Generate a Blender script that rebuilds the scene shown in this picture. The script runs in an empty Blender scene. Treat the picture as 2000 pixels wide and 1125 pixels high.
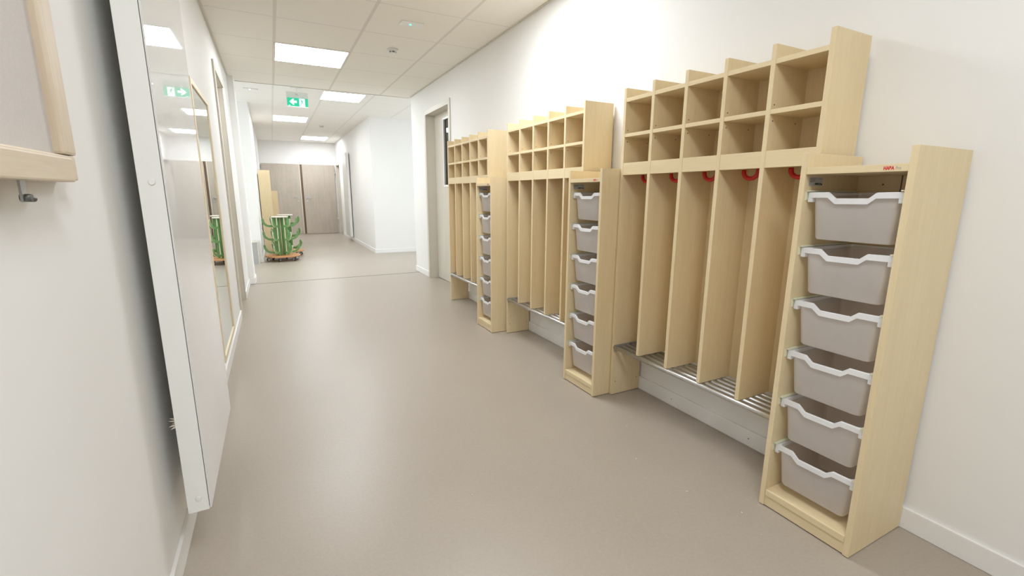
import bpy, bmesh, math, random
from mathutils import Vector, Matrix
random.seed(7)
SC = bpy.context.scene
COL = SC.collection
PI = math.pi

# ------------------------------------------------------------------ materials
def new_mat(name):
    m = bpy.data.materials.new(name); m.use_nodes = True
    nt = m.node_tree; nt.nodes.clear()
    out = nt.nodes.new('ShaderNodeOutputMaterial')
    return m, nt, out

def N(nt, kind, **kw):
    n = nt.nodes.new(kind)
    for k, v in kw.items():
        if k in n.inputs: n.inputs[k].default_value = v
        else: setattr(n, k, v)
    return n

def noise_at(nt, scale=(1, 1, 1), nscale=5, detail=3, rough=.5):
    g = N(nt, 'ShaderNodeNewGeometry')
    mp = N(nt, 'ShaderNodeMapping'); mp.inputs['Scale'].default_value = scale
    nt.links.new(g.outputs['Position'], mp.inputs['Vector'])
    n = N(nt, 'ShaderNodeTexNoise'); n.inputs['Scale'].default_value = nscale
    n.inputs['Detail'].default_value = detail; n.inputs['Roughness'].default_value = rough
    nt.links.new(mp.outputs[0], n.inputs['Vector'])
    return n

def ramp(nt, src, stops):
    r = N(nt, 'ShaderNodeValToRGB')
    el = r.color_ramp.elements
    while len(el) > 1: el.remove(el[-1])
    el[0].position = stops[0][0]; el[0].color = (*stops[0][1], 1)
    for p, c in stops[1:]:
        e = el.new(p); e.color = (*c, 1)
    nt.links.new(src, r.inputs['Fac'])
    return r

def plain(name, col, rough=.5, metal=0., spec=.5, coat=0., var=.03, nscale=8, bump=0., bscale=200, emis=None, estr=0):
    """A procedural material: base colour gently varied by noise, optional fine bump."""
    m, nt, out = new_mat(name)
    b = N(nt, 'ShaderNodeBsdfPrincipled')
    b.inputs['Roughness'].default_value = rough; b.inputs['Metallic'].default_value = metal
    b.inputs['Specular IOR Level'].default_value = spec; b.inputs['Coat Weight'].default_value = coat
    b.inputs['Coat Roughness'].default_value = .02
    n = noise_at(nt, nscale=nscale)
    lo = tuple(max(0, c * (1 - var)) for c in col); hi = tuple(min(1, c * (1 + var)) for c in col)
    r = ramp(nt, n.outputs['Fac'], [(.3, lo), (.7, hi)])
    nt.links.new(r.outputs['Color'], b.inputs['Base Color'])
    if bump:
        n2 = noise_at(nt, nscale=bscale, detail=2)
        bp = N(nt, 'ShaderNodeBump'); bp.inputs['Strength'].default_value = bump; bp.inputs['Distance'].default_value = .001
        nt.links.new(n2.outputs['Fac'], bp.inputs['Height']); nt.links.new(bp.outputs[0], b.inputs['Normal'])
    if emis:
        b.inputs['Emission Color'].default_value = (*emis, 1); b.inputs['Emission Strength'].default_value = estr
    nt.links.new(b.outputs[0], out.inputs[0])
    return m

def wood(name, dark, mid, light, axis='z', rough=.42, fine=1.0, spec=.4):
    """Pale plain-sawn veneer: long stretched noise along the grain axis."""
    m, nt, out = new_mat(name)
    b = N(nt, 'ShaderNodeBsdfPrincipled'); b.inputs['Roughness'].default_value = rough
    b.inputs['Specular IOR Level'].default_value = spec
    s = {'z': (1, 1, .06), 'y': (1, .06, 1), 'x': (.06, 1, 1)}[axis]
    a = noise_at(nt, s, 26 * fine, 4, .6)
    c = noise_at(nt, s, 160 * fine, 3, .6)
    d = noise_at(nt, (1, 1, .5), 3.0, 2, .5)
    mx = N(nt, 'ShaderNodeMath', operation='MULTIPLY_ADD'); mx.inputs[1].default_value = .45
    nt.links.new(c.outputs['Fac'], mx.inputs[0])
    m1 = N(nt, 'ShaderNodeMath', operation='MULTIPLY'); m1.inputs[1].default_value = .35
    nt.links.new(a.outputs['Fac'], m1.inputs[0]); nt.links.new(m1.outputs[0], mx.inputs[2])
    m2 = N(nt, 'ShaderNodeMath', operation='MULTIPLY_ADD'); m2.inputs[1].default_value = .25
    nt.links.new(d.outputs['Fac'], m2.inputs[0]); nt.links.new(mx.outputs[0], m2.inputs[2])
    r = ramp(nt, m2.outputs[0], [(.36, dark), (.52, mid), (.68, light)])
    nt.links.new(r.outputs['Color'], b.inputs['Base Color'])
    nt.links.new(b.outputs[0], out.inputs[0])
    return m

def ceiling_mat(name, col, line, x0, y0, sp=.625, w=.006):
    m, nt, out = new_mat(name)
    b = N(nt, 'ShaderNodeBsdfPrincipled'); b.inputs['Roughness'].default_value = .9
    b.inputs['Specular IOR Level'].default_value = .1
    g = N(nt, 'ShaderNodeNewGeometry'); sx = N(nt, 'ShaderNodeSeparateXYZ')
    nt.links.new(g.outputs['Position'], sx.inputs[0])
    def dist(sock, o, ww):
        a = N(nt, 'ShaderNodeMath', operation='SUBTRACT'); a.inputs[1].default_value = o; nt.links.new(sock, a.inputs[0])
        p = N(nt, 'ShaderNodeMath', operation='PINGPONG'); p.inputs[1].default_value = sp / 2; nt.links.new(a.outputs[0], p.inputs[0])
        l = N(nt, 'ShaderNodeMath', operation='LESS_THAN'); l.inputs[1].default_value = ww; nt.links.new(p.outputs[0], l.inputs[0])
        return l
    lx = dist(sx.outputs['X'], x0, w * 1.3); ly = dist(sx.outputs['Y'], y0, w * .6)
    mx = N(nt, 'ShaderNodeMath', operation='MAXIMUM'); nt.links.new(lx.outputs[0], mx.inputs[0]); nt.links.new(ly.outputs[0], mx.inputs[1])
    n = noise_at(nt, nscale=120, detail=2)
    r = ramp(nt, n.outputs['Fac'], [(.3, tuple(c * .97 for c in col)), (.7, col)])
    mix = N(nt, 'ShaderNodeMix', data_type='RGBA')
    nt.links.new(mx.outputs[0], mix.inputs[0]); nt.links.new(r.outputs['Color'], mix.inputs[6]); mix.inputs[7].default_value = (*line, 1)
    nt.links.new(mix.outputs[2], b.inputs['Base Color'])
    bp = N(nt, 'ShaderNodeBump'); bp.inputs['Strength'].default_value = .25; bp.inputs['Distance'].default_value = .003; bp.invert = True
    nt.links.new(mx.outputs[0], bp.inputs['Height']); nt.links.new(bp.outputs[0], b.inputs['Normal'])
    nt.links.new(b.outputs[0], out.inputs[0])
    return m

def floor_mat():
    m, nt, out = new_mat('linoleum')
    b = N(nt, 'ShaderNodeBsdfPrincipled'); b.inputs['Roughness'].default_value = .42; b.inputs['Specular IOR Level'].default_value = .4
    n = noise_at(nt, nscale=90, detail=5, rough=.7); n2 = noise_at(nt, nscale=2.2, detail=3)
    mx = N(nt, 'ShaderNodeMath', operation='MULTIPLY_ADD'); mx.inputs[1].default_value = .35
    nt.links.new(n2.outputs['Fac'], mx.inputs[0]); 
    h = N(nt, 'ShaderNodeMath', operation='MULTIPLY'); h.inputs[1].default_value = .65
    nt.links.new(n.outputs['Fac'], h.inputs[0]); nt.links.new(h.outputs[0], mx.inputs[2])
    r = ramp(nt, mx.outputs[0], [(.35, (.360, .310, .255)), (.5, (.380, .330, .274)), (.65, (.398, .347, .290))])
    nt.links.new(r.outputs['Color'], b.inputs['Base Color'])
    rr = N(nt, 'ShaderNodeMapRange'); rr.inputs[3].default_value = .30; rr.inputs[4].default_value = .40
    nt.links.new(n2.outputs['Fac'], rr.inputs[0]); nt.links.new(rr.outputs[0], b.inputs['Roughness'])
    bp = N(nt, 'ShaderNodeBump'); bp.inputs['Strength'].default_value = .08; bp.inputs['Distance'].default_value = .001
    nt.links.new(n.outputs['Fac'], bp.inputs['Height']); nt.links.new(bp.outputs[0], b.inputs['Normal'])
    nt.links.new(b.outputs[0], out.inputs[0])
    return m

def frosted(name, col, clear, rough=.35):
    """Translucent moulded plastic: diffuse + translucent + a share seen straight through, with a soft gloss."""
    m, nt, out = new_mat(name)
    n = noise_at(nt, nscale=30, detail=2)
    r = ramp(nt, n.outputs['Fac'], [(.3, tuple(c * .97 for c in col)), (.7, col)])
    d = N(nt, 'ShaderNodeBsdfDiffuse'); t = N(nt, 'ShaderNodeBsdfTranslucent'); tr = N(nt, 'ShaderNodeBsdfTransparent')
    gl = N(nt, 'ShaderNodeBsdfGlossy'); gl.inputs['Roughness'].default_value = rough
    for x in (d, t, tr): nt.links.new(r.outputs['Color'], x.inputs['Color'])
    a = N(nt, 'ShaderNodeMixShader'); a.inputs[0].default_value = .38
    nt.links.new(d.outputs[0], a.inputs[1]); nt.links.new(t.outputs[0], a.inputs[2])
    c = N(nt, 'ShaderNodeMixShader'); c.inputs[0].default_value = clear
    nt.links.new(a.outputs[0], c.inputs[1]); nt.links.new(tr.outputs[0], c.inputs[2])
    f = N(nt, 'ShaderNodeMixShader'); f.inputs[0].default_value = .05
    nt.links.new(c.outputs[0], f.inputs[1]); nt.links.new(gl.outputs[0], f.inputs[2])
    nt.links.new(f.outputs[0], out.inputs[0])
    return m

def emitter(name, col, strength):
    m, nt, out = new_mat(name)
    e = N(nt, 'ShaderNodeEmission'); e.inputs['Strength'].default_value = strength
    n = noise_at(nt, nscale=3, detail=1)
    r = ramp(nt, n.outputs['Fac'], [(.2, tuple(c * .99 for c in col)), (.8, col)])
    nt.links.new(r.outputs['Color'], e.inputs['Color']); nt.links.new(e.outputs[0], out.inputs[0])
    return m

def clear_mat(name, col, refl=.08, rough=.02):
    m, nt, out = new_mat(name)
    tr = N(nt, 'ShaderNodeBsdfTransparent'); gl = N(nt, 'ShaderNodeBsdfGlossy'); gl.inputs['Roughness'].default_value = rough
    n = noise_at(nt, nscale=4); r = ramp(nt, n.outputs['Fac'], [(.2, tuple(c * .98 for c in col)), (.8, col)])
    nt.links.new(r.outputs['Color'], tr.inputs['Color'])
    f = N(nt, 'ShaderNodeMixShader'); f.inputs[0].default_value = refl
    nt.links.new(tr.outputs[0], f.inputs[1]); nt.links.new(gl.outputs[0], f.inputs[2]); nt.links.new(f.outputs[0], out.inputs[0])
    return m

M = {}
M['wall'] = plain('wall_paint', (.80, .793, .775), .7, spec=.25, var=.008, nscale=2, bump=.06, bscale=260)
M['trim'] = plain('skirting_white', (.82, .815, .80), .4, var=.01)
M['floor'] = floor_mat()
M['seam'] = plain('seam_rubber', (.10, .10, .10), .6)
M['ceil'] = ceiling_mat('ceiling_tiles', (.86, .83, .765), (.72, .685, .63), -.395, 4.10, w=.009)
M['ceil_far'] = ceiling_mat('ceiling_tiles_far', (.88, .86, .82), (.76, .74, .70), -.395, 9.30, w=.009)
BD, BM_, BL = (.69, .555, .338), (.725, .593, .372), (.755, .63, .408)
M['birch_v'] = wood('birch_upright', BD, BM_, BL, 'z')
M['birch_y'] = wood('birch_shelf', BD, BM_, BL, 'y')
M['birch_x'] = wood('birch_cross', BD, BM_, BL, 'x')
M['frame_wood'] = wood('beech_rail', (.55, .45, .325), (.61, .51, .38), (.66, .565, .435), 'y')
M['frame_wood_v'] = wood('beech_stile', (.55, .45, .325), (.61, .51, .38), (.66, .565, .435), 'z')
M['mirror_wood'] = wood('pine_frame', (.66, .54, .36), (.74, .63, .45), (.80, .70, .53), 'z')
M['oak_grey'] = wood('grey_oak_laminate', (.40, .345, .285), (.46, .405, .34), (.52, .46, .395), 'z', .5)
M['leaf'] = wood('pale_door_laminate', (.58, .545, .475), (.625, .59, .52), (.66, .625, .555), 'z', .5)
M['door_frame'] = plain('door_frame_paint', (.60, .565, .49), .45, var=.01)
M['hole'] = plain('fitting_hole', (.16, .11, .06), .6)
M['seal'] = plain('dark_seal', (.10, .085, .065), .6)
M['stile_brown'] = plain('stile_brown', (.16, .095, .055), .6)
M['chrome'] = plain('brushed_steel', (.58, .58, .575), .38, metal=1., var=.05, nscale=40)
M['zinc'] = plain('zinc_plate', (.50, .51, .52), .4, metal=.8, var=.05, nscale=30)
M['tray'] = frosted('frosted_tray', (.92, .885, .865), .27)
M['rim'] = frosted('tray_rim', (.97, .975, .985), .03)
M['runner'] = plain('tray_runner', (.66, .66, .50), .4, var=.02)
M['red'] = plain('red_plastic', (.55, .018, .02), .35, var=.05)
M['logo_red'] = plain('logo_red', (.62, .02, .035), .5, var=.02)
M['logo_grey'] = plain('logo_grey', (.36, .33, .34), .5, var=.02)
M['ink'] = plain('ink', (.03, .03, .03), .5, var=.02)
M['sticker'] = plain('silver_sticker', (.50, .51, .52), .4, metal=.2, var=.03)
M['enamel'] = plain('white_enamel', (.86, .865, .84), .35, var=.006)
M['gloss'] = plain('gloss_white_plate', (.74, .74, .735), .6, spec=.15, coat=1.0, var=.005)
M['felt'] = plain('board_fabric', (.58, .545, .52), .95, spec=.1, var=.03, nscale=300, bump=.2, bscale=500)
M['white_plastic'] = plain('white_plastic', (.80, .80, .79), .4, var=.01)
M['dark_screw'] = plain('dark_screw', (.16, .16, .15), .4, metal=.6)
M['black_plastic'] = plain('black_plastic', (.03, .03, .03), .4)
M['green'] = plain('cactus_green', (.16, .31, .115), .5, var=.08, nscale=12)
M['edge'] = wood('birch_ply_edge', (.50, .42, .28), (.64, .56, .40), (.74, .66, .50), 'z', fine=2)
M['orange'] = wood('orange_plywood', (.50, .23, .09), (.58, .275, .115), (.64, .33, .15), 'x')
M['cream'] = plain('cream_disc', (.74, .69, .58), .5, var=.02)
M['grey_box'] = plain('speckled_grey', (.42, .42, .41), .7, var=.18, nscale=220)
M['grey_edge'] = plain('pale_box_edge', (.66, .62, .54), .6, var=.03)
M['lamp'] = emitter('lamp_diffuser', (.915, .96, 1.), 15.5)
M['sign_green'] = plain('sign_green', (.0, .33, .17), .4, var=.02, emis=(.0, .45, .25), estr=.55)
M['sign_white'] = plain('sign_white', (.85, .9, .88), .4, var=.01, emis=(.9, 1, .97), estr=.9)
M['sign_clear'] = clear_mat('sign_acrylic', (.90, .95, .94), .10)
M['led_green'] = emitter('led_green', (.10, .95, .62), 1.6)
M['led_white'] = emitter('led_white', (.95, 1., 1.), 3.0)
M['glass'] = clear_mat('door_glass', (.45, .48, .48), .22)
mm, nt, out = new_mat('mirror_silver')
gl = N(nt, 'ShaderNodeBsdfGlossy'); gl.inputs['Roughness'].default_value = .004
n = noise_at(nt, nscale=2); r = ramp(nt, n.outputs['Fac'], [(.2, (.83, .85, .83)), (.8, (.84, .86, .84))])
nt.links.new(r.outputs['Color'], gl.inputs['Color']); nt.links.new(gl.outputs[0], out.inputs[0]); M['mirror'] = mm

# ------------------------------------------------------------------ mesh builder
class MB:
    def __init__(self): self.bm = bmesh.new(); self.smooth = False
    def box(self, x0, x1, y0, y1, z0, z1, bev=0., mi=0):
        t = bmesh.new(); bmesh.ops.create_cube(t, size=1.)
        for v in t.verts:
            v.co = Vector((x0 + (v.co.x + .5) * (x1 - x0), y0 + (v.co.y + .5) * (y1 - y0), z0 + (v.co.z + .5) * (z1 - z0)))
        if bev: bmesh.ops.bevel(t, geom=t.edges[:], offset=bev, segments=2, affect='EDGES', profile=.6)
        for f in t.faces: f.material_index = mi
        return self.add(t)
    def add(self, t):
        me = bpy.data.meshes.new('tmp'); t.to_mesh(me); t.free(); self.bm.from_mesh(me); bpy.data.meshes.remove(me); return self
    def cyl(self, p0, p1, r, seg=16, r2=None, mi=0, bev=0.):
        p0, p1 = Vector(p0), Vector(p1); d = p1 - p0; t = bmesh.new()
        bmesh.ops.create_cone(t, cap_ends=True, segments=seg, radius1=r, radius2=r if r2 is None else r2, depth=d.length)
        if bev:
            bmesh.ops.bevel(t, geom=[e for e in t.edges if len([f for f in e.link_faces if len(f.verts) > 4]) == 1], offset=bev, segments=2, affect='EDGES')
        q = d.to_track_quat('Z', 'Y').to_matrix().to_4x4(); q.translation = (p0 + p1) / 2
        bmesh.ops.transform(t, matrix=q, verts=t.verts)
        for f in t.faces: f.material_index = mi; f.smooth = len(f.verts) == 4
        return self.add(t)
    def tube(self, pts, r, seg=10, mi=0):
        """Round bar along a path, closed ends."""
        pts = [Vector(p) for p in pts]; t = bmesh.new(); rings = []
        up = None
        for i, p in enumerate(pts):
            d = (pts[min(i + 1, len(pts) - 1)] - pts[max(i - 1, 0)]).normalized()
            if up is None: up = d.orthogonal().normalized()
            up = (up - d * up.dot(d)).normalized(); s = d.cross(up)
            rr = r[i] if isinstance(r, (list, tuple)) else r
            rings.append([t.verts.new(p + (up * math.cos(2 * PI * k / seg) + s * math.sin(2 * PI * k / seg)) * rr) for k in range(seg)])
        for a, b in zip(rings, rings[1:]):
            for k in range(seg):
                f = t.faces.new((a[k], a[(k + 1) % seg], b[(k + 1) % seg], b[k])); f.smooth = True
        t.faces.new(rings[0][::-1]); t.faces.new(rings[-1])
        for f in t.faces: f.material_index = mi
        return self.add(t)
    def prism(self, pts, axis, a0, a1, mi=0, edge_mi=None, m4=None):
        """Extrude a 2D outline along an axis: x -> (a,u,v), y -> (u,a,v), z -> (u,v,a)."""
        t = bmesh.new()
        P = {'x': lambda u, v, a: (a, u, v), 'y': lambda u, v, a: (u, a, v), 'z': lambda u, v, a: (u, v, a)}[axis]
        A = [t.verts.new(P(u, v, a0)) for u, v in pts]; B = [t.verts.new(P(u, v, a1)) for u, v in pts]
        t.faces.new(A); t.faces.new(B[::-1])
        for f in t.faces: f.material_index = mi
        n = len(pts)
        for k in range(n):
            f = t.faces.new((A[k], B[k], B[(k + 1) % n], A[(k + 1) % n])); f.material_index = mi if edge_mi is None else edge_mi
        bmesh.ops.recalc_face_normals(t, faces=t.faces[:])
        if m4 is not None: bmesh.ops.transform(t, matrix=m4, verts=t.verts)
        return self.add(t)
    def build(self, name, mats, parent=None, shift=None):
        if not isinstance(mats, (list, tuple)): mats = [mats]
        if shift is not None: bmesh.ops.translate(self.bm, vec=-Vector(shift), verts=self.bm.verts)
        me = bpy.data.meshes.new(name); self.bm.to_mesh(me); self.bm.free()
        for m in mats: me.materials.append(M[m])
        o = bpy.data.objects.new(name, me); COL.objects.link(o)
        if parent is not None: o.parent = parent
        return o

def tag(o, label, cat, group=None):
    o['label'] = label; o['category'] = cat
    if group: o['group'] = group
    return o

def thing(name, label, cat, loc=(0, 0, 0), group=None):
    o = bpy.data.objects.new(name, None); COL.objects.link(o); o.location = loc; o.empty_display_size = .1
    return tag(o, label, cat, group)

def struct(o, label=None):
    o['kind'] = 'structure'
    if label: o['label'] = label
    return o

def copy_tree(o, parent=None):
    c = o.copy(); COL.objects.link(c)
    if parent is not None: c.parent = parent
    for ch in list(o.children): copy_tree(ch, c)
    return c

def text_mesh(body, size, offset=0., extrude=.0003):
    cu = bpy.data.curves.new('t', 'FONT'); cu.body = body; cu.size = size; cu.offset = offset; cu.extrude = extrude
    o = bpy.data.objects.new('t', cu); COL.objects.link(o)
    bpy.context.view_layer.update()
    me = bpy.data.meshes.new_from_object(o.evaluated_get(bpy.context.evaluated_depsgraph_get()))
    bpy.data.objects.remove(o); bpy.data.curves.remove(cu)
    w = max(v.co.x for v in me.vertices)
    return me, w

# ------------------------------------------------------------------ the setting
H1, H2 = 2.355, 2.41
XL = -2.11
def S(name, mb, mat): return struct(mb.build(name, mat))

S('floor', MB().box(-5, 5, -3, 14.2, -.1, 0), 'floor')
S('trim_1', MB().box(-2.10, .0, 6.262, 6.274, -.001, .0015), 'seam')['label'] = 'dark expansion strip across the corridor floor'
# first (lower) ceiling, then the far ceiling a step higher
S('ceiling', MB().box(-2.5, .35, -3, 6.52, H1, H1 + .2), 'ceil')
o = S('ceiling_far', MB().box(-5, 5, 6.52, 14.2, H2, H2 + .15), 'ceil_far')
S('trim_5', MB().box(XL, 0, 6.506, 6.5195, H1 - .005, H1 + .0), 'door_frame')
# ceiling edge angles along the walls (thin shadow-gap trim)
S('trim_2', MB().box(-.018, 0, -2.8, 6.45, H1 - .006, H1), 'door_frame')
S('trim_3', MB().box(XL, XL + .018, -2.8, 6.25, H1 - .006, H1), 'door_frame')

# right wall with the doorway
DY0, DY1, DZ = 4.935, 5.80, 2.05
w = MB()
w.box(0, .3, -3, DY0, 0, 2.6); w.box(0, .3, DY1, 6.45, 0, 2.6); w.box(0, .3, DY0, DY1, DZ, 2.6)
S('wall_right', w, 'wall')
# left wall with the doorway and the pilaster at its end
LY0, LY1, LZ = 4.62, 5.39, 2.075
w = MB()
w.box(XL - .3, XL, -3, LY0, 0, 2.6); w.box(XL - .3, XL, LY1, 6.6, 0, 2.6); w.box(XL - .3, XL, LY0, LY1, LZ, 2.6)
S('wall_left', w, 'wall')
S('wall_pilaster', MB().box(XL - .05, -2.05, 6.28, 6.6, 0, 2.6), 'wall')
S('wall_back', MB().box(-2.5, .4, -3.2, -3, 0, 2.6), 'wall')
# beyond the threshold
S('wall_far_left', MB().box(-2.3, -1.985, 8.25, 13.72, 0, 2.6), 'wall')
S('wall_left_face', MB().box(-5, -2.3, 8.25, 8.45, 0, 2.6), 'wall')
S('wall_end', MB().box(-2.3, .1, 13.72, 14.0, 0, 2.6), 'wall')
w = MB(); w.box(-.144, 0.05, 8.656, 12.98, 0, 2.6); w.box(-.144, .05, 12.98, 13.72, 1.86, 2.6)
S('wall_far_right', w, 'wall')
S('wall_right_face', MB().box(.05, 5, 8.656, 8.9, 0, 2.6), 'wall')
S('wall_side_passage', MB().box(4.8, 5, 6.45, 8.656, 0, 2.6).box(.3, 5, 6.2, 6.45, 0, 2.6), 'wall')
S('wall_left_passage', MB().box(-5, -4.8, 6.6, 8.25, 0, 2.6).box(-5, XL - .3, 6.3, 6.6, 0, 2.6), 'wall')

# baseboards
BH = .074
def base(name, boxes):
    mb = MB()
    for b in boxes: mb.box(*b, 0.0005, BH, bev=.002)
    S(name, mb, 'trim')
base('baseboard_right', [(-.011, 0, -3, DY0 - .06)])
base('baseboard_right_end', [(-.011, 0, DY1 + .05, 6.461), (-.011, .3, 6.45, 6.461)])
base('baseboard_left', [(XL, XL + .011, -3, LY0 - .07)])
base('baseboard_pilaster', [(XL, XL + .011, LY1 + .01, 6.28), (XL, -2.039, 6.269, 6.28), (-2.05, -2.039, 6.28, 6.6)])
base('baseboard_far_left', [(-1.985, -1.974, 8.25, 13.72), (-2.9, -1.974, 8.239, 8.25)])
base('baseboard_far_right', [(-.155, -.144, 8.656, 12.9), (-.155, 4, 8.645, 8.656)])
# two little screw dots in the right baseboard
d = MB()
for y in (1.60, 1.155): d.cyl((-.0105, y, .036), (-.0125, y, .036), .0025, 8)
S('trim_4', d, 'seal')

# ------------------------------------------------------------------ right-hand door
door = bpy.data.objects.new('door_1', None); COL.objects.link(door); door.location = (0, DY0, 0)
struct(door, 'pale laminate door with a tall glass slot in a deep beige frame')
f = MB(); fw = .055
for (a, b) in ((DY0 - fw + .02, DY0 + .02), (DY1 - .02, DY1 + fw - .02)):
    f.box(-.012, -.0005, a, b, 0.001, DZ - .02, bev=.002)
f.box(-.0122, -.0005, DY0 - fw + .02, DY1 + fw - .02, DZ - .02, DZ + .035, bev=.002)
f.box(0, .13, DY1 - .02, DY1 - .001, 0.001, DZ - .001); f.box(0, .13, DY0 + .001, DY0 + .02, 0.001, DZ - .001)
f.box(0, .13, DY0 + .02, DY1 - .02, DZ - .02, DZ - .001)
f.build('frame', 'door_frame', door, (0, DY0, 0))
l = MB(); gx0, gx1, gz0, gz1 = 5.235, 5.435, 1.19, 1.94
ly0, ly1 = DY0 + .022, DY1 - .022
l.box(.105, .145, ly0, gx0, .006, DZ - .022); l.box(.105, .145, gx1, ly1, .006, DZ - .022)
l.box(.105, .145, gx0, gx1, .006, gz0); l.box(.105, .145, gx0, gx1, gz1, DZ - .022)
l.box(.125, .145, ly1, ly1 + .018, .006, DZ - .022, mi=1)
l.build('leaf', ['leaf', 'seal'], door, (0, DY0, 0))
g = MB(); b_ = .022
g.box(.098, .108, gx0 - b_, gx0, gz0 - b_, gz1 + b_); g.box(.098, .108, gx1, gx1 + b_, gz0 - b_, gz1 + b_)
g.box(.098, .108, gx0, gx1, gz0 - b_, gz0); g.box(.098, .108, gx0, gx1, gz1, gz1 + b_)
g.build('glazing_bead', 'white_plastic', door, (0, DY0, 0))
MB().box(.118, .126, gx0, gx1, gz0, gz1).build('glass', 'glass', door, (0, DY0, 0))
# the room behind the door's glass is unlit
S('wall_behind_door', MB().box(.3, 1.6, DY0 - .3, DY0 - .2, 0, 2.4).box(.3, 1.6, DY1 + .2, DY1 + .3, 0, 2.4).box(1.5, 1.6, DY0 - .2, DY1 + .2, 0, 2.4).box(.3, 1.6, DY0 - .3, DY1 + .3, 2.4, 2.5), 'wall')

# left door (only its frame and reveal can be seen)
door = bpy.data.objects.new('door_2', None); COL.objects.link(door); door.location = (XL, LY0, 0)
struct(door, 'beige framed doorway in the left wall past the mirror')
f = MB()
f.box(XL + .0005, XL + .014, LY0 - .06, LY0 + .015, .001, LZ - .015, bev=.002)
f.box(XL + .0005, XL + .006, LY1 - .015, LY1 + .012, .001, LZ - .015, bev=.002)
f.box(XL + .0005, XL + .0142, LY0 - .06, LY1 + .012, LZ - .015, LZ + .045, bev=.002)
f.box(XL - .16, XL, LY1 - .02, LY1 - .001, .001, LZ - .001); f.box(XL - .16, XL, LY0 + .001, LY0 + .02, .001, LZ - .001)
f.box(XL - .16, XL, LY0 + .02, LY1 - .02, LZ - .02, LZ - .001)
f.build('frame', 'door_frame', door, (XL, LY0, 0))
MB().box(XL - .16, XL - .12, LY0 + .022, LY1 - .022, .006, LZ - .022).build('leaf', 'leaf', door, (XL, LY0, 0))

# far double doors
door = bpy.data.objects.new('door_3', None); COL.objects.link(door); door.location = (-1.04, 13.72, 0)
struct(door, 'pair of grey oak doors closing the far end of the corridor')
sh = (-1.04, 13.72, 0)
def leaf(x0, x1, hx, lab):
    lf = MB().box(x0, x1, 13.67, 13.715, .006, 1.835, bev=.002).build('leaf', 'oak_grey', door, sh)
    lf['label'] = lab
    dr = -1 if hx < -1.04 else 1
    h = MB(); h.cyl((hx, 13.668, .965), (hx, 13.66, .965), .026, 14); h.cyl((hx, 13.668, .885), (hx, 13.66, .885), .024, 14)
    h.tube([(hx, 13.66, .965), (hx, 13.625, .965), (hx + dr * .02, 13.615, .965), (hx + dr * .115, 13.615, .965)], .010, 8)
    h.build('handle', 'chrome', lf)
    for c in lf.children:
        for v in c.data.vertices: v.co -= Vector(sh)
    return lf
leaf(-1.96, -1.078, -1.145, 'left oak leaf')
R_ = leaf(-1.005, -.200, -.935, 'right oak leaf')
hg = MB()
for z in (.38, 1.62): hg.cyl((-.192, 13.663, z - .05), (-.192, 13.663, z + .05), .009, 8)
hg.build('hinge', 'chrome', door, sh)
st = MB(); st.box(-1.078, -1.054, 13.69, 13.715, .006, 1.835, mi=1); st.box(-1.054, -1.005, 13.70, 13.715, .006, 1.835, mi=0)
st.build('meeting_stile', ['stile_brown', 'leaf'], door, sh)
# side door recess next to the right leaf
rec = bpy.data.objects.new('door_4', None); COL.objects.link(rec); rec.location = (-.144, 12.98, 0)
struct(rec, 'beige door frame in the right wall beside the grey oak doors')
f = MB(); f.box(-.150, -.02, 12.98, 13.02, .001, 1.86); f.box(-.150, -.02, 13.68, 13.715, .001, 1.86); f.box(-.150, -.02, 13.02, 13.68, 1.82, 1.86)
f.build('frame', 'door_frame', rec, (-.144, 12.98, 0))
MB().box(-.06, -.02, 13.022, 13.678, .006, 1.818).build('leaf', 'oak_grey', rec, (-.144, 12.98, 0))

# ------------------------------------------------------------------ tray cabinets and trays
CW, CD, CH, T = .292, .3177, 1.2093, .017
XB = -.0125
RIMZ = [1.092 - .1706 * k for k in range(6)]

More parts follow.
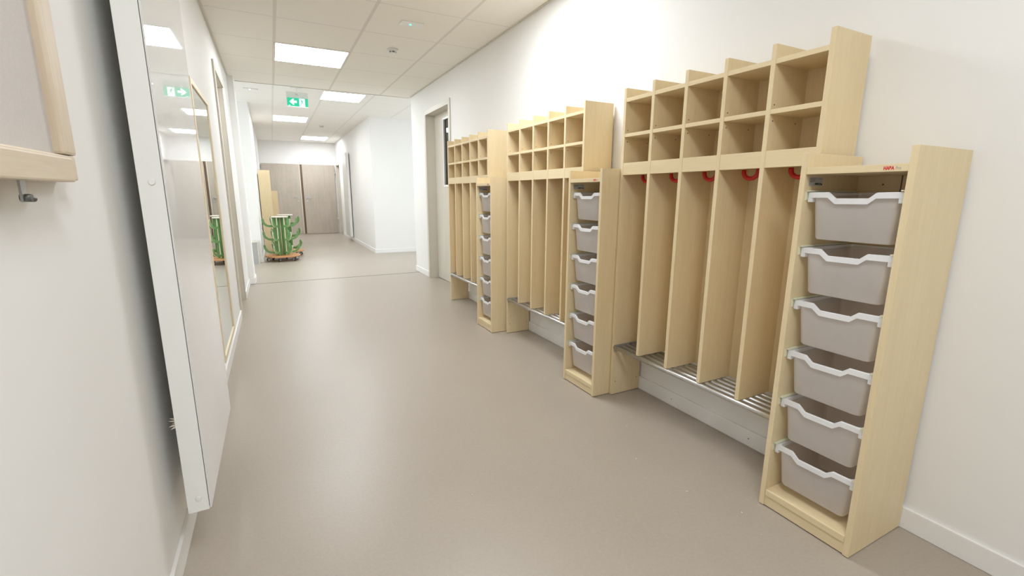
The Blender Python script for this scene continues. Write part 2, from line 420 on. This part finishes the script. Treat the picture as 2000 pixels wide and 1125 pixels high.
def make_cabinet():
    root = thing('tray_cabinet', '', 'cabinet')
    for y0, lab in ((0, None), (CW - T, None)):
        s = MB().box(-CD, XB, y0, y0 + T, .003, CH, bev=.0012).build('side_panel', 'birch_v', root)
    MB().box(-CD + .001, XB, T, CW - T, 1.145, 1.1645, bev=.001).build('top_board', 'birch_y', root)
    b = MB().box(XB - .010, XB, T, CW - T, .06, 1.145)
    b.box(XB - .0115, XB - .0095, CW * .5 + .004, CW * .5 + .0075, 1.06, 1.145, mi=1)
    b.cyl((XB - .0095, CW * .5 + .055, 1.118), (XB - .0112, CW * .5 + .055, 1.118), .003, 8, mi=1)
    b.build('back_panel', ['birch_v', 'hole'], root)
    MB().box(-CD + .0005, XB, T, CW - T, .040, .066, bev=.004).build('bottom_board', 'birch_y', root)
    MB().box(-CD + .004, -CD + .022, T, CW - T, .004, .040, bev=.001).build('plinth', 'birch_y', root)
    for z in RIMZ:
        for side in (0, 1):
            r = MB()
            def bx(a, b, z0, z1, x0=-CD + .012):
                if side: a, b = CW - b, CW - a
                r.box(x0, XB - .03, a, b, z0, z1)
            bx(T, T + .0025, z - .024, z + .0055)
            bx(T, T + .0125, z + .0020, z + .0055)
            bx(T, T + .0125, z - .024, z - .0205, -CD + .05)
            r.build('tray_runner', 'runner', root)
    # printed mark on the top board's front edge, near its right end
    mk = MB().build('brand_mark', ['logo_red', 'logo_grey'], root)
    bm = bmesh.new()
    rot = Matrix(((0, 0, -1, 0), (-1, 0, 0, 0), (0, 1, 0, 0), (0, 0, 0, 1)))   # text x -> -y, text y -> +z, normal -> -x
    me, wd = text_mesh('HABA', .0125, .0006)
    y = .0725; me.transform(Matrix.Diagonal((.0245 / wd, 1, 1, 1)))
    me.transform(Matrix.Translation((-CD + .0009, y, 1.1500)) @ rot); bm.from_mesh(me); n0 = len(bm.faces)
    wd = .0245; me2, wd2 = text_mesh('Pro', .0115, 0); me2.transform(Matrix.Diagonal((.0125 / wd2, 1, 1, 1)))
    me2.transform(Matrix.Translation((-CD + .0009, y - wd - .0025, 1.1500)) @ rot); bm.from_mesh(me2)
    bm.faces.ensure_lookup_table()
    for i, fc in enumerate(bm.faces): fc.material_index = 0 if i < n0 else 1
    bm.to_mesh(mk.data); bm.free()
    mk['label'] = 'small red and grey printed mark'
    # silver sticker on the inner face of the far side panel
    st = MB().box(-.298, -.226, CW - T - .0006, CW - T, 1.1115, 1.1385)
    random.seed(3)
    for i, (l0, l1) in enumerate(((.005, .036), (.005, .030), (.005, .033), (.005, .022))):
        z = 1.1335 - i * .0034
        st.box(-.298 + l0, -.298 + l1, CW - T - .0009, CW - T - .0004, z - .0006, z + .0006, mi=1)
    st.box(-.248, -.232, CW - T - .0009, CW - T - .0004, 1.1320, 1.1332, mi=1)
    so = st.build('sticker', ['sticker', 'ink'], root)
    so['label'] = 'silver maker sticker with fine print'
    me3, w3 = text_mesh('HABA Pro', .0088, .0004)
    rot2 = Matrix(((1, 0, 0, 0), (0, 0, -1, 0), (0, 1, 0, 0), (0, 0, 0, 1)))   # text x -> +x, y -> +z, normal -> -y
    me3.transform(Matrix.Translation((-.266, CW - T - .0008, 1.1145)) @ rot2)
    for m in (me3,): m.materials.append(M['ink'])
    t = bpy.data.objects.new('sticker_print', me3); COL.objects.link(t); t.parent = so
    return root

def rrect(x0, x1, y0, y1, r, extra_y=(), n=4):
    """Rounded-rectangle outline (counter-clockwise from the front-left corner), extra points on the front edge x = x0."""
    pts = []
    for cx, cy, a0 in ((x0 + r, y1 - r, PI / 2), (x0 + r, y0 + r, PI), (x1 - r, y0 + r, 1.5 * PI), (x1 - r, y1 - r, 0)):
        for k in range(n + 1):
            a = a0 + PI / 2 * k / n
            pts.append((cx + r * math.cos(a), cy + r * math.sin(a)))
        if a0 == PI / 2:
            for yy in extra_y: pts.append((x0, yy))
    return pts

def make_tray():
    """Origin on the cabinet's base corner; rim top at z = 0."""
    root = thing('storage_tray', '', 'tray')
    ny = (.213, .191, .105, .086)
    def drop(x, y):
        if x > -.28: return 0.
        yy = abs(y - .1485)
        if yy >= .0635: return 0.
        if yy <= .0425: return -.018
        return -.018 * (.0635 - yy) / .021
    FX, BX = -.3005, -.035
    # body: one shell, thickness by modifier
    top = rrect(FX + .008, BX - .008, .0335, .2595, .012, ny); bot = rrect(FX + .016, BX - .020, .0460, .2470, .014, tuple(.146 + (y - .146) * .9 for y in ny))
    bm = bmesh.new(); A = []; B = []; Cc = []
    for (x, y), (u, v) in zip(top, bot):
        A.append(bm.verts.new((x, y, -.004 + drop(x, y)))); B.append(bm.verts.new((u, v, -.138)))
        Cc.append(bm.verts.new((u * .97 + .03 * -.17, v * .97 + .03 * .146, -.143)))
    n = len(A)
    for k in range(n):
        j = (k + 1) % n
        for P, Q in ((A, B), (B, Cc)):
            fc = bm.faces.new((P[k], Q[k], Q[j], P[j])); fc.smooth = True
    bm.faces.new(Cc[::-1])
    bmesh.ops.recalc_face_normals(bm, faces=bm.faces[:])
    me = bpy.data.meshes.new('tray_body'); bm.to_mesh(me); bm.free(); me.materials.append(M['tray'])
    o = bpy.data.objects.new('body', me); COL.objects.link(o); o.parent = root
    me.set_sharp_from_angle(angle=math.radians(35))
    # rim: ring swept round the top edge, dipping into the front notch
    outer = rrect(FX, BX, .0205, .2715, .006, ny); inner = rrect(FX + .0078, BX - .0078, .0340, .2580, .012, ny)
    bm = bmesh.new(); R = []
    for (x, y), (u, v) in zip(outer, inner):
        d = drop(x, y); h = .0165 if x < -.285 else .009
        R.append([bm.verts.new((u, v, d)), bm.verts.new((x, y, d - .0008)), bm.verts.new((x, y, d - h)), bm.verts.new((u, v, d - h * .8))])
    n = len(R)
    for k in range(n):
        j = (k + 1) % n
        for q in range(4):
            bm.faces.new((R[k][q], R[k][(q + 1) % 4], R[j][(q + 1) % 4], R[j][q]))
    bmesh.ops.recalc_face_normals(bm, faces=bm.faces[:])
    mb = MB(); mb.add(bm)
    for a, b in ((.0215, .0345), (.2575, .2705)):
        mb.box(FX + .001, FX + .020, a, b, -.030, -.014, bev=.002)       # stop lugs at both ends of the front rim
    mb.build('rim', 'rim', root)
    return root

HOOK = None
def make_rack():
    root = thing('coat_rack', '', 'coat rack')
    P, L, RD, RH = .1887, 5 * .1887 + T, .2082, 1.5874
    for i in range(6):
        z0 = .003 if i in (0, 5) else .2856
        y = i * P
        b = MB().box(-RD, XB, y, y + T, z0, RH, bev=.0012)
        if i > 0:      # fittings on the near face
            for z in (1.392, 1.338):
                for x in (-.190, -.060): b.cyl((x, y + .001, z), (x, y - .0006, z), .0028, 8, mi=1)
        if i == 5:
            for x in (-.185, -.035): b.cyl((x, y + .001, .075), (x, y - .0006, .075), .003, 8, mi=1)
        b.build('end_panel' if i in (0, 5) else 'divider', ['birch_v', 'hole'], root)
    for i in range(5):
        a, b = i * P + T, (i + 1) * P
        MB().box(-RD + .001, XB, a, b, 1.5225, 1.5395, bev=.001).build('shelf', 'birch_y', root)
        MB().box(-RD + .001, XB - .008, a, b, 1.3590, 1.3750, bev=.001).build('shelf', 'birch_y', root)
        MB().box(-RD + .019, XB - .008, a, b, 1.2190, 1.2355).build('shelf', 'birch_y', root)
        MB().box(-RD + .001, -RD + .019, a, b, 1.1780, 1.2360, bev=.001).build('apron', 'birch_y', root)
        MB().box(XB - .008, XB, a, b, .2856, 1.5225).build('back_panel', 'birch_v', root)
        MB().box(-.032, XB - .008, a, b, 1.150, 1.219).build('hook_rail', 'birch_y', root)
        # red double coat hook hanging below the shelf
        c = (a + b) / 2 - .014; h = MB(); R = .031
        h.cyl((-.11, c, 1.219), (-.11, c, 1.209), .018, 16)
        h.cyl((-.11, c, 1.21), (-.11, c, 1.172), .0085, 12)
        for s in (-1, 1):
            h.tube([(-.11, c, 1.18)] + [(-.11, c + s * (R - R * math.cos(t)), 1.172 - R * .85 * math.sin(t)) for t in [PI * k / 10 for k in range(11)]] + [(-.11, c + s * 2 * R, 1.180)], [.0085] * 11 + [.0090, .0080], 12)
        h.build('hook', 'red', root)
    for i, x in enumerate((-.2005, -.162, -.124, -.086, -.048)):
        MB().cyl((x, T + .0005, .2735), (x, L - T - .0005, .2735), .0115, 14).build('shoe_rail', 'chrome', root)
    for a, b in ((T, T + .002), (L - T - .002, L - T)):
        MB().box(-.207, -.02, a, b, .250, .288, bev=.0006).build('rail_bracket', 'zinc', root)
    return root

NEAR = ['nearest', 'middle', 'farthest']
cab_y = [.5966, 1.8642, 3.1782]
rack_y = [.8993, 2.1765, 3.4770]
cab_lab = ['narrow birch tray cabinet standing nearest the camera against the right wall',
           'narrow birch tray cabinet between the two nearest coat racks, middle of three',
           'narrow birch tray cabinet farthest along the right wall, beside the coat rack at the door']
rack_lab = ['wall coat rack with ten cubbyholes and red hooks directly behind the nearest tray cabinet',
            'wall coat rack of five bays between the middle and the farthest tray cabinet',
            'wall coat rack of five bays farthest along the right wall, overlapping the grey door']
POS = ['topmost', 'second from top', 'third from top', 'fourth from top', 'fifth from top', 'lowest']
CN = ['nearest tray cabinet', 'middle tray cabinet', 'farthest tray cabinet']
cab0, rack0, tray0 = make_cabinet(), make_rack(), make_tray()
for i in range(3):
    c = cab0 if i == 0 else copy_tree(cab0)
    c.location = (0, cab_y[i], 0); tag(c, cab_lab[i], 'cabinet', 'tray cabinets along the right wall')
    r = rack0 if i == 0 else copy_tree(rack0)
    r.location = (0, rack_y[i], 0); tag(r, rack_lab[i], 'coat rack', 'coat racks along the right wall')
    for k in range(6):
        t = tray0 if (i, k) == (0, 0) else copy_tree(tray0)
        t.location = (0, cab_y[i], RIMZ[k])
        tag(t, f'frosted white plastic tray with dipped rim, {POS[k]} in the {CN[i]}', 'tray', f'trays in the {CN[i]}')
# furniture of the same make on the far left wall, facing the other way
r = copy_tree(rack0); r.rotation_euler = (0, 0, PI); r.scale = (1, 1, .945); r.location = (-1.985, 9.9 + .9605, 0)
tag(r, 'coat rack with pale side panel on the far left wall behind the cactus stands', 'coat rack')
c = copy_tree(cab0); c.rotation_euler = (0, 0, PI); c.scale = (1, 1, .935); c.location = (-1.985, 10.87 + CW, 0)
tag(c, 'lower pale cabinet edge showing beside the tall panel on the far left wall', 'cabinet')

# ------------------------------------------------------------------ flat panel radiators
def radiator(x0, x1, xf, y0, y1, z0, z1, label, wall_x):
    """x0 wall side of body, x1 body front, xf front plate's face."""
    root = thing('flat_radiator', label, 'radiator', (x0, y0, z0)); sh = (x0, y0, z0)
    a, b = min(x0, x1), max(x0, x1)
    MB().box(a, b, y0, y1, z0, z1, bev=.001).build('body', 'enamel', root, sh)
    s = 1 if xf > x0 else -1
    g0, g1 = x1 + s * .0015, xf
    pl = MB(); pl.box(min(g0, g1), max(g0, g1), y0 - .0005, y1, z0 + .004, z1, bev=.0012).build('front_plate', 'gloss', root, sh)
    MB().box(min(x1, g0), max(x1, g0), y0 + .003, y1 - .004, z0 + .008, z1 - .004).build('gasket', 'seal', root, sh)
    for z in (z0 + .10, z1 - .10):
        bk = MB()
        for y in (y0 + .30, y1 - .16): bk.box(min(x0, wall_x + s * .001), max(x0, wall_x + s * .001), y - .02, y + .02, z - .03, z + .03)
        bk.build('wall_bracket', 'white_plastic', root, sh)
    return root, sh
rd, sh = radiator(-2.064, -2.0135, -2.008, 1.425, 2.12, .193, 2.16, 'tall glossy white flat radiator on the left wall, close to the camera', XL)
for z in (1.105, .234):
    MB().cyl((-2.036, 1.4255, z), (-2.036, 1.4215, z), .008, 16, r2=.006).build('side_plug', 'enamel', rd, sh)
tp = MB()
for k in range(5):
    a = -.7 + k * .5
    tp.prism([(-2.064, .455 + k * .004), (-2.064 - .012 * (1 + .4 * math.sin(k * 2.3)), .452 + k * .007), (-2.064, .462 + k * .004)], 'y', 1.430 + k * .003, 1.4312 + k * .003)
tp.build('torn_film', 'grey_edge', rd, sh)
radiator(-.165, -.215, -.228, 11.2, 11.83, .105, 1.98, 'white flat radiator standing tall on the far right wall', -.144)

# ------------------------------------------------------------------ wall mirror
root = thing('wall_mirror', 'full-length mirror in a thin pale wood frame on the left wall', 'mirror', (XL, 2.93, .13)); sh = (XL, 2.93, .13)
my0, my1, mz0, mz1, mw = 2.925, 3.674, .135, 1.655, .030
MB().box(XL + .001, XL + .014, my0 + .01, my1 - .01, mz0 + .01, mz1 - .01).build('glass', 'mirror', root, sh)
for a, b, c, d in ((my0, my0 + mw, mz0, mz1), (my1 - mw, my1, mz0, mz1)):
    MB().box(XL + .001, XL + .020, a, b, c, d, bev=.002).build('stile', 'mirror_wood', root, sh)
for c, d in ((mz0, mz0 + mw), (mz1 - mw, mz1)):
    MB().box(XL + .001, XL + .020, my0 + mw, my1 - mw, c, d, bev=.002).build('rail', 'mirror_wood', root, sh)

# ------------------------------------------------------------------ notice board
root = thing('notice_board', 'fabric notice board with thick wooden rail on the left wall, cut off by the frame', 'board', (XL, .9, 1.09)); sh = (XL, .9, 1.09)
MB().box(XL + .001, XL + .018, -.30, 1.09, 1.12, 2.0).build('panel', 'felt', root, sh)
MB().box(XL + .001, XL + .032, 1.046, 1.100, 1.142, 2.03, bev=.005).build('stile', 'frame_wood_v', root, sh)
MB().box(XL + .001, XL + .050, -.35, 1.010, 1.096, 1.134, bev=.003).box(XL + .001, XL + .03, -.35, 1.095, 1.100, 1.141, bev=.003).build('rail', 'frame_wood', root, sh)
hk = MB().box(XL + .028, XL + .031, .868, .884, 1.067, 1.10)
hk.build('strap', 'zinc', root, sh)
MB().cyl((XL + .026, .876, 1.072), (XL + .038, .876, 1.072), .0055, 12).cyl((XL + .034, .876, 1.072), (XL + .037, .884, 1.070), .004, 10).build('screw', 'dark_screw', root, sh)

# ------------------------------------------------------------------ ceiling lamps
def panel_light(x0, x1, y0, y1, H, label):
    root = thing('ceiling_light', label, 'ceiling light', ((x0 + x1) / 2, (y0 + y1) / 2, H)); sh = root.location
    fr = MB(); e = .010; zt, zb = H - .0005, H - .006
    fr.box(x0, x1, y0, y0 + e, zb, zt); fr.box(x0, x1, y1 - e, y1, zb, zt); fr.box(x0, x0 + e, y0 + e, y1 - e, zb, zt); fr.box(x1 - e, x1, y0 + e, y1 - e, zb, zt)
    fr.build('frame', 'white_plastic', root, sh)
    MB().box(x0 + e, x1 - e, y0 + e, y1 - e, zb + .001, zt).build('diffuser', 'lamp', root, sh)
G = None
panel_light(-1.643, -1.026, 4.737, 5.352, H1, 'largest lit square ceiling panel, nearest the camera in the left tile column')
panel_light(-1.050, -.500, 6.86, 7.47, H2, 'lit ceiling panel just beyond the ceiling step, right of the exit sign')
panel_light(-1.640, -1.070, 9.32, 9.98, H2, 'lit ceiling panel in the far corridor, below and left of the exit sign')
panel_light(-1.020, -.445, 12.30, 13.05, H2, 'smallest lit ceiling panel, just before the far grey doors')

# exit sign
sx0, sx1, sy = -1.507, -1.270, 6.62
root = thing('exit_sign', 'green emergency exit sign with white left arrow hanging from the ceiling', 'sign', (-1.39, sy, H2)); sh = (-1.39, sy, H2)
MB().box(sx0 - .004, sx1 + .004, sy - .004, sy + .004, 2.140, 2.312).build('acrylic_plate', 'sign_clear', root, sh)
MB().box(-1.46, -1.32, sy - .02, sy + .02, 2.36, H2 - .001, bev=.003).cyl((-1.39, sy, 2.30), (-1.39, sy, 2.362), .006, 10).build('ceiling_mount', 'white_plastic', root, sh)
MB().box(-1.405, -1.375, sy - .008, sy + .008, 2.278, 2.294, bev=.002).build('clamp', 'chrome', root, sh)
gz0, gz1 = 2.143, 2.243
MB().box(sx0, sx1, sy - .0052, sy - .0042, gz0, gz1).build('green_panel', 'sign_green', root, sh)
pic = MB()
ax, az = sx0 + .028, (gz0 + gz1) / 2 + .004
pic.prism([(ax, az), (ax + .040, az + .036), (ax + .053, az + .030), (ax + .036, az + .012), (ax + .080, az + .012), (ax + .080, az - .012), (ax + .036, az - .012), (ax + .053, az - .030), (ax + .040, az - .036)], 'y', sy - .0062, sy - .0052)
dx = sx0 + .138
pic.prism([(dx, gz0 + .004), (dx + .064, gz0 + .004), (dx + .064, gz1 - .006), (dx, gz1 - .006)], 'y', sy - .0062, sy - .0052)
pic.box(sx0 + .016, sx0 + .034, sy - .0062, sy - .0052, gz0 + .006, gz0 + .012)
pic.build('arrow_and_doorway', 'sign_white', root, sh)
man = MB(); mx, mz = dx + .026, gz0 + .052
man.cyl((mx - .004, sy - .0062, mz + .032), (mx - .004, sy - .0072, mz + .032), .007, 12)
def limb(pts, w):
    for (a, b), (c, d) in zip(pts, pts[1:]):
        v = Vector((c - a, d - b)); nrm = Vector((-v.y, v.x)).normalized() * w / 2
        man.prism([(a + nrm.x, b + nrm.y), (c + nrm.x, d + nrm.y), (c - nrm.x, d - nrm.y), (a - nrm.x, b - nrm.y)], 'y', sy - .0072, sy - .0062)
limb([(mx, mz + .024), (mx + .008, mz - .004)], .013)
limb([(mx + .002, mz + .020), (mx - .014, mz + .010), (mx - .020, mz + .018)], .006)
limb([(mx + .002, mz + .020), (mx + .018, mz + .010), (mx + .026, mz - .002)], .006)
limb([(mx + .006, mz - .004), (mx - .008, mz - .018), (mx - .006, mz - .036)], .008)
limb([(mx + .008, mz - .004), (mx + .020, mz - .022), (mx + .034, mz - .028)], .008)
man.build('running_figure', 'sign_green', root, sh)

# smoke detectors and emergency lights
def detector(x, y, H, label):
    root = thing('smoke_detector', label, 'smoke detector', (x, y, H)); sh = (x, y, H)
    MB().cyl((x, y, H), (x, y, H - .012), .050, 28, bev=.002).build('base', 'white_plastic', root, sh)
    b = MB().cyl((x, y, H - .012), (x, y, H - .020), .036, 28, r2=.034); b.cyl((x, y, H - .029), (x, y, H - .036), .034, 28, r2=.022)
    b.build('dome', 'white_plastic', root, sh)
    s = MB().cyl((x, y, H - .020), (x, y, H - .029), .030, 24)
    s.build('sensing_slot', 'black_plastic', root, sh)
    p = MB()
    for k in range(6):
        a = k * PI / 3
        p.box(x + .031 * math.cos(a) - .004, x + .031 * math.cos(a) + .004, y + .031 * math.sin(a) - .004, y + .031 * math.sin(a) + .004, H - .0275, H - .0195)
    p.build('slot_rib', 'white_plastic', root, sh)
detector(-.695, 4.47, H1, 'round white smoke detector on the near ceiling, right of the first light')
detector(-.770, 10.30, H2, 'round white smoke detector on the far ceiling beyond the step')
def emergency(x, y, H, led, label):
    root = thing('ceiling_emergency_light', label, 'ceiling light', (x, y, H)); sh = (x, y, H)
    MB().box(x - .085, x + .085, y - .05, y + .05, H - .006, H - .0005, bev=.002).build('plate', 'white_plastic', root, sh)
    MB().cyl((x - .01, y, H - .006), (x - .01, y, H - .010), .008, 12).build('lamp_lens', led, root, sh)
emergency(-.712, 3.765, H1, 'led_green', 'flush rectangular emergency light with a glowing green dot on the ceiling')
emergency(-1.90, 7.21, H2, 'led_white', 'small flush emergency light with white dot on the far ceiling at left')

# ------------------------------------------------------------------ cactus-shaped coat stands on casters
def make_cactus():
    root = thing('cactus_stand', '', 'coat stand')
    RB = .262
    base_ = MB().cyl((0, 0, .072), (0, 0, .092), RB, 48, bev=.003); base_.build('base_disc', 'orange', root)
    for k in range(6):
        a = k * PI / 3 + .26; c, s = math.cos(a) * (RB - .045), math.sin(a) * (RB - .045)
        w = MB(); dx, dy = -s / (RB - .045), c / (RB - .045)
        w.cyl((c - dx * .012, s - dy * .012, .0305), (c + dx * .012, s + dy * .012, .0305), .030, 18, mi=0, bev=.003)
        w.cyl((c - dx * .0135, s - dy * .0135, .0305), (c + dx * .0135, s + dy * .0135, .0305), .022, 16, mi=1)
        w.box(c - .016, c + .016, s - .016, s + .016, .060, .0725, mi=1)
        w.cyl((c, s, .045), (c, s, .065), .010, 10, mi=1)
        w.build('caster', ['black_plastic', 'zinc'], root)
    MB().cyl((0, 0, .092), (0, 0, .705), .030, 18).build('post', 'edge', root)
    tp = MB().cyl((0, 0, .700), (0, 0, .716), .125, 36, bev=.002); tp.build('top_disc', 'cream', root)
    th = .0075
    for k in range(6):
        f = MB(); m4 = Matrix.Rotation(k * PI / 3 + .05, 4, 'Z')
        f.prism([(.031, .093), (.098, .093), (.106, .12), (.106, .69), (.096, .699), (.031, .699)], 'y', -th, th, 0, 1, m4)
        for zb, zt, ro in ((.120, .262, .272), (.330, .475, .266), (.545, .685, .262)):
            # J-shaped arm: out of the trunk, round the bend and up to a rounded tip
            w2 = .0175; cx = .150
            rc = ro - w2 - cx
            cz = zb + w2 + rc
            inn = [(.100, zb + w2 * 2)] + [(cx + (rc - w2) * math.sin(t), cz - (rc - w2) * math.cos(t)) for t in [PI / 2 * q / 8 for q in range(9)]]
            outr = [(.100, zb)] + [(cx + (rc + w2) * math.sin(t), cz - (rc + w2) * math.cos(t)) for t in [PI / 2 * q / 8 for q in range(9)]]
            tip = [(cx + rc + w2 * math.cos(t), zt - w2 + w2 * math.sin(t)) for t in [PI * q / 8 for q in range(9)]]
            f.prism(outr + tip + inn[::-1], 'y', -th + .0007, th - .0007, 0, 1, m4)
        f.build('cactus_fin', ['green', 'edge'], root)
    return root
ca = make_cactus(); ca.location = (-1.695, 8.372, 0)
tag(ca, 'green cactus-shaped coat stand on an orange wheeled disc, nearer of the two', 'coat stand', 'cactus coat stands')
cb = copy_tree(ca); cb.location = (-1.605, 9.03, 0); cb.rotation_euler = (0, 0, .5)
tag(cb, 'second cactus coat stand almost hidden behind the nearer one, orange disc edge at right', 'coat stand', 'cactus coat stands')

# low grey box by the far left corner
root = thing('low_box', 'low speckled grey box with pale edges on the floor by the far left corner', 'box', (-2.2, 8.15, 0)); sh = (-2.2, 8.15, 0)
MB().box(-2.40, -2.042, 8.065, 8.232, .001, .333).build('front', 'grey_box', root, sh)
MB().box(-2.40, -2.030, 8.060, 8.235, .333, .347, bev=.001).box(-2.042, -2.030, 8.060, 8.235, .001, .333).build('edge_trim', 'grey_edge', root, sh)

# wood crumbs left over from assembly
cr = MB(); random.seed(5)
for x, y in ((-.37, 1.53), (-.42, .88), (-.52, 1.30), (-1.22, 1.39), (-.62, 2.4), (-.50, 1.05), (-1.0, 2.2), (-.75, 2.9), (-.46, .78), (-.60, 1.62), (-1.2, 1.9), (-1.5, 2.6)):
    s = random.uniform(.0018, .004); a = random.random() * 3
    cr.prism([(x + s * math.cos(a + q * 1.6) * (1 + q % 2), y + s * math.sin(a + q * 1.6)) for q in range(4)], 'z', .0003, .0018)
o = cr.build('wood_crumbs', 'edge'); o['kind'] = 'stuff'; tag(o, 'tiny pale wood crumbs scattered on the floor before the cabinets', 'crumbs')

# ------------------------------------------------------------------ light
def area(name, loc, sx, sy, watts, col, rot=(0, 0, 0)):
    l = bpy.data.lights.new(name, 'AREA'); l.shape = 'RECTANGLE'; l.size = sx; l.size_y = sy; l.energy = watts; l.color = col
    o = bpy.data.objects.new(name, l); COL.objects.link(o); o.location = loc; o.rotation_euler = rot
    return o
WARM = (.905, .952, 1.)
# the same ceiling panels above and behind the camera, outside the frame
area('lamp_above', (-.71, 2.55, H1 - .004), .60, .60, 18, WARM)
area('lamp_behind', (-1.33, .0, H1 - .004), .60, .60, 16, WARM)
area('lamp_rear', (-.71, -2.4, H1 - .004), .60, .60, 10, WARM)
# daylight from an unseen window in the right side passage
area('daylight_right', (4.6, 7.55, 1.5), 1.9, 1.8, 64, (.78, .89, 1.), (0, PI / 2, 0))
area('fill_left', (-4.6, 7.4, 1.5), 1.4, 1.6, 28, (.82, .93, 1.), (0, -PI / 2, 0))  # unseen cool fill, added on the left to mirror the right-hand daylight
wd = bpy.data.worlds.new('world'); SC.world = wd; wd.use_nodes = True
wd.node_tree.nodes['Background'].inputs[0].default_value = (.9, .95, 1, 1); wd.node_tree.nodes['Background'].inputs[1].default_value = .05

# ------------------------------------------------------------------ camera
cam = bpy.data.cameras.new('camera'); co = bpy.data.objects.new('camera', cam); COL.objects.link(co)
cam.sensor_width = 36; cam.lens = 894.2731 / 2000 * 36; cam.clip_start = .02
yaw, pitch, roll = .4764, -.2013, .0054
f0 = Vector((math.sin(yaw), math.cos(yaw), 0)); r0 = Vector((math.cos(yaw), -math.sin(yaw), 0)); u0 = Vector((0, 0, 1))
F = f0 * math.cos(pitch) + u0 * math.sin(pitch); U = u0 * math.cos(pitch) - f0 * math.sin(pitch)
Rr = r0 * math.cos(roll) + U * math.sin(roll); U2 = U * math.cos(roll) - r0 * math.sin(roll)
mt = Matrix.Identity(4)
for i in range(3): mt[i][0], mt[i][1], mt[i][2] = Rr[i], U2[i], -F[i]
mt.translation = (-1.7782, 0, 1.08); co.matrix_world = mt
SC.camera = co
vs = SC.view_settings
vs.view_transform = 'Standard'; vs.look = 'None'; vs.gamma = 1; vs.use_curve_mapping = False; vs.exposure = 0.69
SC.cycles.max_bounces = 14; SC.cycles.diffuse_bounces = 8; SC.cycles.glossy_bounces = 6; SC.cycles.transparent_max_bounces = 16; SC.cycles.transmission_bounces = 8
SC.cycles.sample_clamp_indirect = 6
